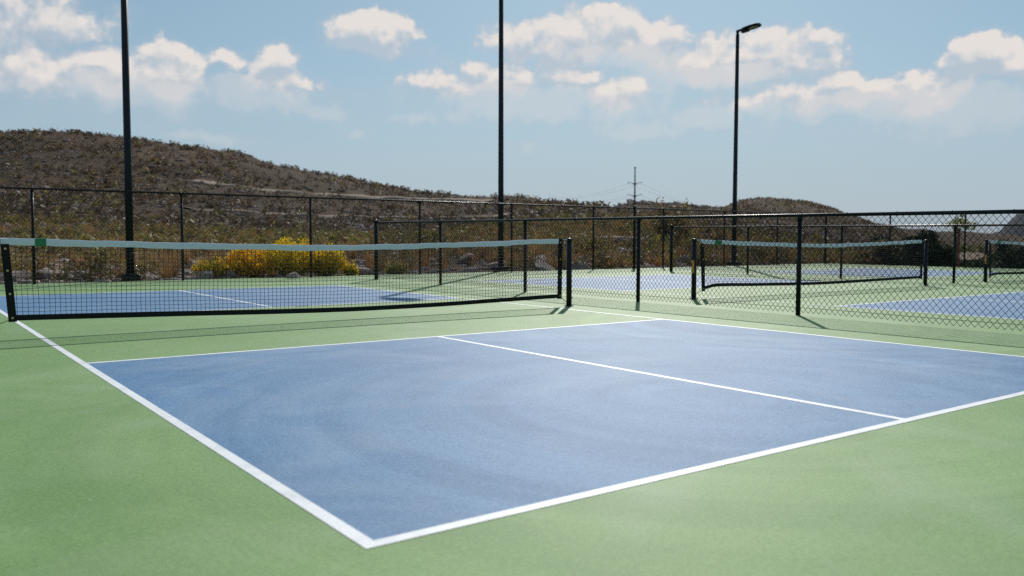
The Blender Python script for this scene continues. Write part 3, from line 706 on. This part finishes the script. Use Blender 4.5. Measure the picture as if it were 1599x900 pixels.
for k, t in enumerate(tips):
    s = -1 if k % 2 == 0 else 1
    for (ue, re, ve) in ((852+k*3, 640, 303+k*1.5), (1148-k*4, 560, 322+k*1.2)):
        xe, ye = xy(ue, re); E = Vector((xe, ye, CZ+re*slope(ue, ve)))
        pts = [t.lerp(E, q)-Vector((0, 0, 6*q*(1-q)*4*.6)) for q in np.linspace(0, 1, 24)]
        o = MB().tube(pts, .022, 4, False).build('power_line', M_STEEL); tag(o, 'thin sagging power line strung from the arms of the distant utility pole', 'power line', 'power lines on the utility pole')
utility(1173.5, 250, 312, .09, (), 'thin bare pole standing low in front of the round hill right of the light pole')

# ------------------------------------------------------------------ plants
def leafcloud(n, size, rad, rng, clumps=7, flat=.5, z0=.1, aspect=1.6):
    """n leaf faces spread through clumps inside an uneven low dome"""
    cc = rng.normal(0, .42, (clumps, 3)); cc[:, 2] = np.abs(cc[:, 2])*1.1+z0
    cr = rng.uniform(.28, .55, clumps); k = rng.integers(0, clumps, n)
    d = rng.normal(0, 1, (n, 3)); d /= np.linalg.norm(d, axis=1, keepdims=True); d *= (rng.random(n)**.45)[:, None]
    P = (cc[k]+d*cr[k][:, None])*np.array(rad); P[:, 2] = np.abs(P[:, 2])+.01
    e = rng.normal(0, 1, (n, 3)); e /= np.linalg.norm(e, axis=1, keepdims=True); e[:, 2] = e[:, 2]*.6+.35
    f = np.cross(e, rng.normal(0, 1, (n, 3))); f /= np.linalg.norm(f, axis=1, keepdims=True)+1e-9
    s = size*rng.uniform(.55, 1.4, n)[:, None]; e = e*s*aspect; f = f*s*.6
    P[:, :2] -= np.median(P[:, :2], axis=0)
    q = np.percentile(np.abs(P), 97, axis=0); P *= np.array([rad[0], rad[1], rad[2]*1.5])/q
    V = np.stack([P-e-f*.2, P+f, P+e, P-f], 1).reshape(-1, 3); F = np.arange(4*n).reshape(n, 4)
    tint = np.repeat((rng.random(clumps)*.35)[k]+rng.random(n)*.25, 4); return V, F, tint
def stems(n, rad, rng, r=.008):
    m = MB()
    for i in range(n):
        a = rng.random()*2*PI; q = rng.uniform(.3, .9); tip = (math.cos(a)*q*rad[0]*.8, math.sin(a)*q*rad[1]*.8, rad[2]*rng.uniform(.5, 1.0))
        m.tube([(0, 0, -.05), (tip[0]*.35+rng.normal(0, .02), tip[1]*.35, tip[2]*.55), tip], [r*1.6, r, r*.4], 4, False)
    return m
def spray(n, rad, rng, size=.05):
    """upright broom-like stems each ending in blossom - rabbitbrush"""
    P = []; a = rng.random(n)*2*PI; q = np.sqrt(rng.random(n)); cx = np.cos(a)*q; cy = np.sin(a)*q
    h = (1-.45*q**2)*(1+.55*vnoise(cx*3.1+3+rad[0]*7, cy*3.1))*rng.uniform(.66, 1.08, n)
    return np.stack([cx*rad[0], cy*rad[1], h*rad[2]], 1)
def flower_bush(u, r, w, h, label, mixy=.7, seed=0):
    h *= .86
    rng = np.random.default_rng(seed); x, y, z = place(u, r)
    root = empty('flowering_shrub', (x, y, z-.03), rng.random()*6); tag(root, label, 'shrub', 'yellow flowering shrubs behind the net')
    rad = (w/2, w/2*.7, h); T_ = spray(int(520*w), rad, rng)
    m = MB()
    for t in T_[::9]:
        m.tube([(t[0]*.15, t[1]*.15, 0), (t[0]*.7, t[1]*.7, t[2]*.6), tuple(t*.97)], [.008, .005, .003], 3, False)
    m.build('stem', M_STEM, root)
    n = int(3500*w*mixy); k = rng.integers(0, len(T_), n); d = rng.normal(0, .035, (n, 3)); P = T_[k]*(1-.10*rng.random(n)[:, None]**2)+d
    low = rng.random(n) < .3; P[low] *= np.stack([np.ones(low.sum())]*2+[rng.uniform(.35, .95, low.sum())], 1)
    def quads(P, s, up=.2):
        n = len(P); e = rng.normal(0, 1, (n, 3)); e[:, 2] += up; e /= np.linalg.norm(e, axis=1, keepdims=True); f = np.cross(e, rng.normal(0, 1, (n, 3))); f /= np.linalg.norm(f, axis=1, keepdims=True)
        ss = s*rng.uniform(.6, 1.4, n)[:, None]; return np.stack([P-e*ss-f*ss*.3, P+f*ss*.7, P+e*ss, P-f*ss*.7], 1).reshape(-1, 3), np.arange(4*n).reshape(n, 4)
    P[:, 2] = np.maximum(P[:, 2], .03)
    V, F = quads(P, .027); mesh_obj('blossom', V, F, M_YELLOW, root, tint=np.repeat((vnoise(P[:, 0]*4, P[:, 1]*4)+.5)*.5+rng.random(n)*.3, 4))
    n2 = int(2300*w*(1.25-mixy)); a = rng.integers(0, len(T_), n2); q = rng.uniform(.15, .98, n2)[:, None]
    P2 = T_[a]*np.concatenate([q**.6, q**.6, q], 1)+rng.normal(0, .03, (n2, 3)); P2[:, 2] = np.maximum(P2[:, 2], .02)
    V, F = quads(P2, .024, 1.5); mesh_obj('leaves', V, F, M_YGREEN, root, tint=np.repeat(rng.random(n2)*.6, 4))
flower_bush(330, 21.3, .85, .60, 'small yellow-green shrub at the left end of the yellow bushes', .22, 1)
flower_bush(388, 21.9, 1.5, .86, 'broad golden shrub, left of the tallest yellow bush', .65, 2)
flower_bush(455, 22.2, 2.0, .98, 'tallest golden blossom shrub poking up above the net tape', .95, 3)
flower_bush(508, 22.2, 1.15, .88, 'golden shrub just right of the fence post behind the net', .7, 4)
flower_bush(547, 22.0, .45, .42, 'little yellow-green shrub at the right end of the yellow bushes', .3, 5)
flower_bush(618, 22.8, .65, .42, 'lone small yellow-green shrub between two posts of the fence end', .03, 6)
def stalk_bush(u, r, h, w, label):
    rng = np.random.default_rng(int(u)); m_ = M_SCRUB; x, y, z = place(u, r); root = empty('leafy_shrub', (x, y, z-.05)); tag(root, label, 'shrub')
    rad = (w/2, w/2, h); stems(14, rad, rng, .02).build('stem', M_STEM, root)
    V, F, t = leafcloud(700, .07, (w/2, w/2, h*.62), rng, 12, z0=.35); mesh_obj('foliage', V, F, m_, root, tint=t)
stalk_bush(1040, 38, 2.0, 1.4, 'tall olive shrub beside the fence post left of the right light pole')
stalk_bush(1062, 46, 2.2, 1.6, 'loose olive shrub rising above the fence rail left of the right light pole')
stalk_bush(672, 30, 1.1, 1.7, 'olive shrub behind the corner of the low fence, above the net')

def dark_bush(u, r, w, h, label, m=None, n=5200, seed=0, kindname='dark_shrub', grp='dark shrubs behind the right fence'):
    h *= .84
    rng = np.random.default_rng(seed); x, y, z = place(u, r); root = empty(kindname, (x, y, z-.1)); tag(root, label, 'shrub', grp)
    stems(16, (w/2, w/2, h), rng, .02).build('stem', M_STEM, root)
    V, F, t = leafcloud(int(n*1.5), .055*max(1, w/3), (w/2, w/2, h*.66), rng, 22, z0=.12); mesh_obj('foliage', V, F, m or M_DKGREEN, root, tint=t)
dark_bush(1352, 39, 1.7, 1.15, 'low grey-green shrub, leftmost of the shrubs behind the right end of the second net', M_SCRUB, 3000, 21)
dark_bush(1392, 40, 2.2, 1.45, 'green shrub behind the right end of the second net', M_DKGREEN, 5200, 22)
dark_bush(1425, 41, 2.0, 1.50, 'dense green shrub just left of the second net right post', M_DKGREEN, 5200, 23)
dark_bush(1458, 39, 1.9, 1.72, 'darkest and tallest round shrub right of the second net right post', M_DKGREEN, 6500, 24)
dark_bush(1475, 38, 1.1, 1.0, 'low dark shrub in front of the young tree', M_DKGREEN, 3500, 25)
dark_bush(1566, 58, 3.2, 1.6, 'dark spreading shrub right of the third net left post', M_DKGREEN, 5500, 26)
dark_bush(1598, 52, 2.6, 2.0, 'dark shrub at the right edge below the mountain', M_DKGREEN, 5500, 27)
# young staked tree
def sapling():
    x, y, z = place(1493, 33.5); rng = np.random.default_rng(5)
    root = empty('young_tree', (x, y, z)); tag(root, 'slim young tree with sparse crown tied to a red-brown stake behind the right fence', 'tree')
    H = CZ+33.5*slope(1493, 354)-z
    MB().tube([(0, 0, -.1), (.02, 0, H*.6), (-.02, .02, H)], [.035, .028, .02], 8).build('trunk', M_STEM, root, True)
    MB().tube([(.09, -.05, -.1), (.08, -.05, H*.92)], .045, 8).build('stake', M_STAKE, root)
    br = MB(); V = []; F = []; tt = []
    for i in range(9):
        a = rng.random()*2*PI; L = rng.uniform(.25, .60); zz = H*rng.uniform(.8, 1.0); tip = (math.cos(a)*L, math.sin(a)*L, zz+rng.uniform(.05, .38))
        br.tube([(0, 0, zz), (tip[0]*.5, tip[1]*.5, zz+.12), tip], [.012, .008, .004], 4, False)
        v, f, t = leafcloud(55, .035, (.16, .16, .12), rng, 4, z0=0); b = sum(len(q) for q in V); V.append(v+np.array(tip)-np.array([0, 0, .05])); F.append(f+b); tt.append(t)
    br.build('branch', M_STEM, root); mesh_obj('foliage', np.concatenate(V), np.concatenate(F), M_YGREEN, root, tint=np.concatenate(tt))
sapling()

# scrub on the slopes: nearest ones one by one, the rest as ground cover
rng = np.random.default_rng(99)
def proto(kind, seed, n, s):
    g = np.random.default_rng(seed)
    if kind == 'shrub': return leafcloud(n, s, (.5, .5, .42), g, 8)
    a = g.random(n)*2*PI; q = g.random(n)*.35; bx, by = np.cos(a)*q*.4, np.sin(a)*q*.4; tx, ty, tz = np.cos(a)*(q+.12), np.sin(a)*(q+.12), g.uniform(.3, .62, n)
    w = s; V = np.stack([np.stack([bx-w*np.sin(a), by+w*np.cos(a), 0*a], 1), np.stack([bx+w*np.sin(a), by-w*np.cos(a), 0*a], 1), np.stack([tx+w*.3*np.sin(a), ty-w*.3*np.cos(a), tz], 1), np.stack([tx-w*.3*np.sin(a), ty+w*.3*np.cos(a), tz], 1)], 1)
    return V.reshape(-1, 3), np.arange(4*n).reshape(n, 4), np.repeat(g.random(n)*.6, 4)
def scatter(n, r0, r1, u0, u1, pw=1.0):
    out = []
    a0, a1 = azim(u0), azim(u1)
    r = (r0**pw+(r1**pw-r0**pw)*rng.random(n))**(1/pw); a = a0+(a1-a0)*rng.random(n)
    x = CX+r*np.sin(a); y = CY+r*np.cos(a)
    ok = ~((x > PAD[0]-.3) & (x < PAD[1]+.5) & (y < PAD[3]+.5))
    ok &= ~((np.arctan2(x-CX, y-CY) > azim(1325)) & (r < 62)); dens = fbm(x/9, y/9, 3)+.62; ok &= rng.random(n) < dens*1.15
    for tp_ in TRACKS:
        for q in tp_: ok &= np.hypot(x-q[0], y-q[1]) > 1.0+r/160
    x, y, r = x[ok], y[ok], r[ok]; return x, y, ground(x, y), r
protos = {}
SPEC = [('desert_shrub', 'shrub', M_SCRUB, 'olive-brown desert shrub among many on the slope beyond the far fence', 'desert shrubs on the slope'),
        ('grass_tuft', 'tuft', M_STRAW, 'dry straw-coloured grass tuft among many on the slope beyond the far fence', 'dry grass tufts on the slope')]
x, y, z, r = scatter(620, 20.5, 44, -120, 1500)
o_ = np.argsort(r); x, y, z, r = x[o_], y[o_], z[o_], r[o_]
cnt = {0: 0, 1: 0}; rest = [[], []]
for i in range(len(x)):
    k = 0 if rng.random() < .58 else 1
    if cnt[k] >= 240: continue
    cnt[k] += 1; name, kd, mt, lab, grp = SPEC[k]; j = int(rng.integers(0, 4))
    if (k, j) not in protos:
        V, F, t = proto(kd, 40+j+10*k, 520 if k == 0 else 190, .030 if k == 0 else .007)
        o = mesh_obj(name, V, F, mt, tint=t); protos[(k, j)] = o
    else:
        o = protos[(k, j)].copy(); COL.objects.link(o)
    s = rng.uniform(.55, 1.35)*(1 if k == 0 else .9); o.location = (x[i], y[i], z[i]-.04); o.rotation_euler = (0, 0, rng.random()*6.3); o.scale = (s*rng.uniform(.9, 1.4), s, s*rng.uniform(.7, 1.15))
    tag(o, lab, 'shrub' if k == 0 else 'grass tuft', grp)
def merged(name, mt, ps, x, y, z, s, label, cat):
    Vs, Fs, Ts = [], [], []; b = 0; pk = rng.integers(0, len(ps), len(x)); ang = rng.random(len(x))*2*PI
    for j, (V, F, t) in enumerate(ps):
        q = np.where(pk == j)[0]
        if not len(q): continue
        c, s_ = np.cos(ang[q])[:, None], np.sin(ang[q])[:, None]; sc = s[q][:, None]
        W = np.stack([(V[None, :, 0]*c-V[None, :, 1]*s_)*sc+x[q][:, None], (V[None, :, 0]*s_+V[None, :, 1]*c)*sc+y[q][:, None], V[None, :, 2]*sc*rng.uniform(.7, 1.2, (len(q), 1))+z[q][:, None]-.05*sc], -1)
        Vs.append(W.reshape(-1, 3)); Fs.append((F[None]+(np.arange(len(q))*len(V))[:, None, None]).reshape(-1, 4)+b); b += W.size//3
        Ts.append((t[None]*.6+rng.random((len(q), 1))*.5).ravel())
    o = mesh_obj(name, np.concatenate(Vs), np.concatenate(Fs), mt, tint=np.concatenate(Ts)); tag(o, label, cat, kind='stuff'); return o
def ps(kind, n, s, seed): return [proto(kind, seed+i, n, s) for i in range(4)]
x, y, z, r = scatter(3000, 30, 80, -150, 1480, 1.6); merged('scrub', M_SCRUB, ps('shrub', 70, .07, 200), x, y, z, rng.uniform(.5, 1.3, len(x)), 'olive and brown scrub covering the middle slope', 'scrub')
x, y, z, r = scatter(3400, 24, 80, -150, 1480, 1.3); merged('dry_grass', M_STRAW, ps('tuft', 34, .014, 300), x, y, z, rng.uniform(.5, 1.2, len(x)), 'dry grass growing thick over the near slope', 'grass')
x, y, z, r = scatter(40000, 75, 380, -250, 1660, 1.7); merged('hillside_scrub', M_GREYBR, ps('shrub', 16, .17, 400), x, y, z, rng.uniform(.4, 1.15, len(x)), 'grey-brown scrub dotting the far hillsides', 'scrub')
x, y, z, r = scatter(8000, 70, 380, -250, 1660, 1.7); merged('hillside_shrubbery', M_SCRUB, ps('shrub', 16, .17, 500), x, y, z, rng.uniform(.4, 1.2, len(x)), 'olive shrubs dotting the far hillsides', 'scrub')

# ------------------------------------------------------------------ rocks
def rock_mesh(seed, sub=2, sharp=.35):
    import bmesh
    g = np.random.default_rng(seed); bm = bmesh.new(); bmesh.ops.create_icosphere(bm, subdivisions=sub, radius=1.0)
    pl = g.normal(0, 1, (9, 3)); pl /= np.linalg.norm(pl, axis=1, keepdims=True); dd = g.uniform(.55, .85, 9)
    for v in bm.verts:
        c = np.array(v.co)
        for n_, d_ in zip(pl, dd):
            q = c@n_
            if q > d_: c = c-n_*(q-d_)
        c = c*(1+.08*math.sin(c[0]*5+seed)*math.cos(c[1]*6)); v.co = c
    me = bpy.data.meshes.new('boulder'); bm.to_mesh(me); bm.free(); me.materials.append(M_ROCK); return me
RM = [rock_mesh(i) for i in range(6)]
def boulder(x, y, z, s, label, grp, name='boulder', rot=None):
    o = bpy.data.objects.new(name, RM[int(rng.integers(0, 6))]); COL.objects.link(o)
    o.location = (x, y, z); o.scale = s; o.rotation_euler = rot or (rng.uniform(-.4, .4), rng.uniform(-.4, .4), rng.random()*6.3); tag(o, label, 'rock', grp)
xb, yb_, zb_ = place(457, 20.6); boulder(xb, yb_, zb_+.06, (.22, .18, .17), 'small grey boulder at the foot of the yellow bushes', None)
xb, yb_, zb_ = place(213, 21.8); boulder(xb, yb_, zb_+.1, (.35, .3, .24), 'dark boulder just right of the foot of the left light pole', None)
x, y, z, r = scatter(420, 20.6, 40, -100, 1250)
for i in range(min(len(x), 170)):
    s = rng.uniform(.10, .34)*(1+(r[i]-20)/45); boulder(x[i], y[i], z[i]+s*.15, (s*rng.uniform(1, 1.7), s, s*rng.uniform(.5, .8)), 'rough grey-brown rock among many strewn on the slope beyond the far fence', 'rocks on the slope', 'rock')
# rubble stuff
V0, F0 = [], []
me = rock_mesh(77, 1); Vr = np.array([v.co[:] for v in me.vertices]); Fr = np.array([p.vertices[:] for p in me.polygons])
def rubble(name, n, r0, r1, u0, u1, s0, s1, label):
    x, y, z, r = scatter(n, r0, r1, u0, u1, 1.3); s = rng.uniform(s0, s1, len(x)); ang = rng.random(len(x))*6.3
    c, q = np.cos(ang)[:, None], np.sin(ang)[:, None]
    W = np.stack([(Vr[None, :, 0]*c*1.4-Vr[None, :, 1]*q)*s[:, None]+x[:, None], (Vr[None, :, 0]*q*1.4+Vr[None, :, 1]*c)*s[:, None]+y[:, None], Vr[None, :, 2]*s[:, None]*.6+z[:, None]], -1)
    F = (Fr[None]+(np.arange(len(x))*len(Vr))[:, None, None]).reshape(-1, 3)
    tag(mesh_obj(name, W.reshape(-1, 3), F, M_ROCK), label, 'rubble', kind='stuff')
rubble('rubble', 16000, 20, 60, -120, 1480, .04, .19, 'loose stones and rubble scattered on the near slope')
rubble('hill_rubble', 6000, 60, 260, -200, 1300, .15, .55, 'pale stones scattered over the hillsides')
# pale ledges stepping up the near slope
for i in range(22):
    u = rng.uniform(-40, 980); h_ = hit(u, rng.uniform(342, 400), 24, 90)
    if h_ is None: continue
    L_ = rng.uniform(.7, 2.0); zg = gz(h_[0], h_[1])
    boulder(h_[0], h_[1], zg+.05, (L_, L_*.35, rng.uniform(.16, .30)), 'long flat rock ledge lying across the slope behind the far fence', 'rock ledges on the slope', 'rock_ledge', (rng.uniform(-.08, .08), rng.uniform(-.06, .06), -azim(u)+rng.uniform(-.25, .25)))
# outcrops along the ridges
def outcrop(u0, u1, r, n, size, lab, grp, tilt=.5):
    for i in range(n):
        u = u0+(u1-u0)*(i+rng.uniform(-.3, .3))/max(1, n-1); rr = r*rng.uniform(.97, 1.02); x, y, z = place(u, rr); s = size*rng.uniform(.55, 1.15)
        boulder(x, y, z+s*.12, (s*rng.uniform(1.1, 1.9), s*rng.uniform(.8, 1.2), s*rng.uniform(.45, .8)), lab, grp, 'outcrop', (rng.uniform(-.2, .2), tilt*rng.uniform(.3, 1), -azim(u)+rng.uniform(-.4, .4)))
outcrop(703, 778, 198, 17, 1.45, 'tilted grey rock slab on the ridge left of the middle light pole', 'rock slabs left of the middle light pole')
outcrop(790, 852, 182, 14, 1.1, 'grey rock slab on the ridge just right of the middle light pole', 'rock slabs right of the middle light pole')
outcrop(640, 700, 196, 14, .9, 'small dark rock on the ridge where the hill runs down to the saddle', 'small dark rocks on the saddle')
outcrop(868, 935, 148, 14, .9, 'rounded grey rock on the ridge left of the utility pole', 'rocks left of the utility pole')
outcrop(965, 1100, 345, 34, 1.9, 'grey rock along the far ridge right of the utility pole', 'rocks on the far ridge')
outcrop(8, 100, 198, 22, 1.0, 'dark rock on the top of the big hill at the left', 'rocks on the hilltop')

# ------------------------------------------------------------------ houses and trees in the valley at the right
M_ROOF = dirt_mat('tan_tile_roof', (.33, .23, .18), (.42, .30, .24)); M_WALL = dirt_mat('brown_stucco', (.16, .11, .085), (.20, .14, .105))
M_GLASS = metal_paint('window_glass', (.02, .025, .03), .1)
def house(u, r, w, d, vtop, vev, label):
    x, y, z = place(u, r); zt = CZ+r*slope(u, vtop)-z; ze = CZ+r*slope(u, vev)-z
    root = empty('house', (x, y, z), -azim(u)+.12); tag(root, label, 'house', 'tan roofed houses in the valley')
    wl = MB().box(-w/2, w/2, -d/2, d/2, -1.5, ze).build('wall', M_WALL, root)
    o = .6; V = [(-w/2-o, -d/2-o, ze), (w/2+o, -d/2-o, ze), (w/2+o, d/2+o, ze), (-w/2-o, d/2+o, ze), (-w/2+d*.35, 0, zt), (w/2-d*.35, 0, zt)]
    V2 = [(a, b, c-.18) for a, b, c in V[:4]]
    MB().add(V+V2, [(0, 1, 5, 4), (1, 2, 5), (2, 3, 4, 5), (3, 0, 4), (6, 7, 1, 0), (7, 8, 2, 1), (8, 9, 3, 2), (9, 6, 0, 3), (9, 8, 7, 6)]).build('roof', M_ROOF, root)
    for fx0 in (-.3, .05, .32):
        f = MB().box(fx0*w-.7, fx0*w+.7, -d/2-.05, -d/2-.01, ze-2.0, ze-.8).build('window', M_WALL, root)
        MB().box(fx0*w-.6, fx0*w+.6, -d/2-.07, -d/2-.052, ze-1.9, ze-.9).build('pane', M_GLASS, f)
house(1512, 230, 11.5, 8, 394.5, 405, 'low house with a tan hipped roof between the young tree and the third net post')
house(1590, 250, 14, 9, 398, 408, 'low house with a brown hipped roof at the right edge behind the third net')
def far_tree(u, r, h, w, m, label, seed):
    h *= .74; g = np.random.default_rng(seed); x, y, z = place(u, r); root = empty('valley_tree', (x, y, z-.2)); tag(root, label, 'tree', 'trees round the valley houses')
    MB().tube([(0, 0, 0), (.1, 0, h*.5), (0, .1, h*.8)], [.22, .14, .05], 6).build('trunk', M_STEM, root)
    V, F, t = leafcloud(900, .28, (w/2, w/2, h*.5), g, 14, z0=.1); V = V+np.array([0, 0, h*.22]); mesh_obj('crown', V, F, m, root, tint=t)
far_tree(1503, 262, 7.6, 8, M_OLIVE, 'olive tree rising behind the left end of the tan roof', 1)
far_tree(1520, 275, 8.2, 9, M_OLIVE, 'olive tree behind the middle of the tan roof', 2)
far_tree(1537, 258, 6.8, 6, M_OLIVE, 'olive tree behind the right end of the tan roof', 3)
far_tree(1487, 240, 6.0, 6, M_DKGREEN, 'dark tree left of the tan roofed house', 4)
far_tree(1552, 215, 4.8, 7, M_DKGREEN, 'dark round tree between the two valley houses', 5)
far_tree(1568, 300, 9.5, 9, M_DKGREEN, 'large dark tree behind the valley between the houses', 6)
far_tree(1604, 285, 9.0, 9, M_DKGREEN, 'dark tree rising over the brown roof at the right edge', 7)
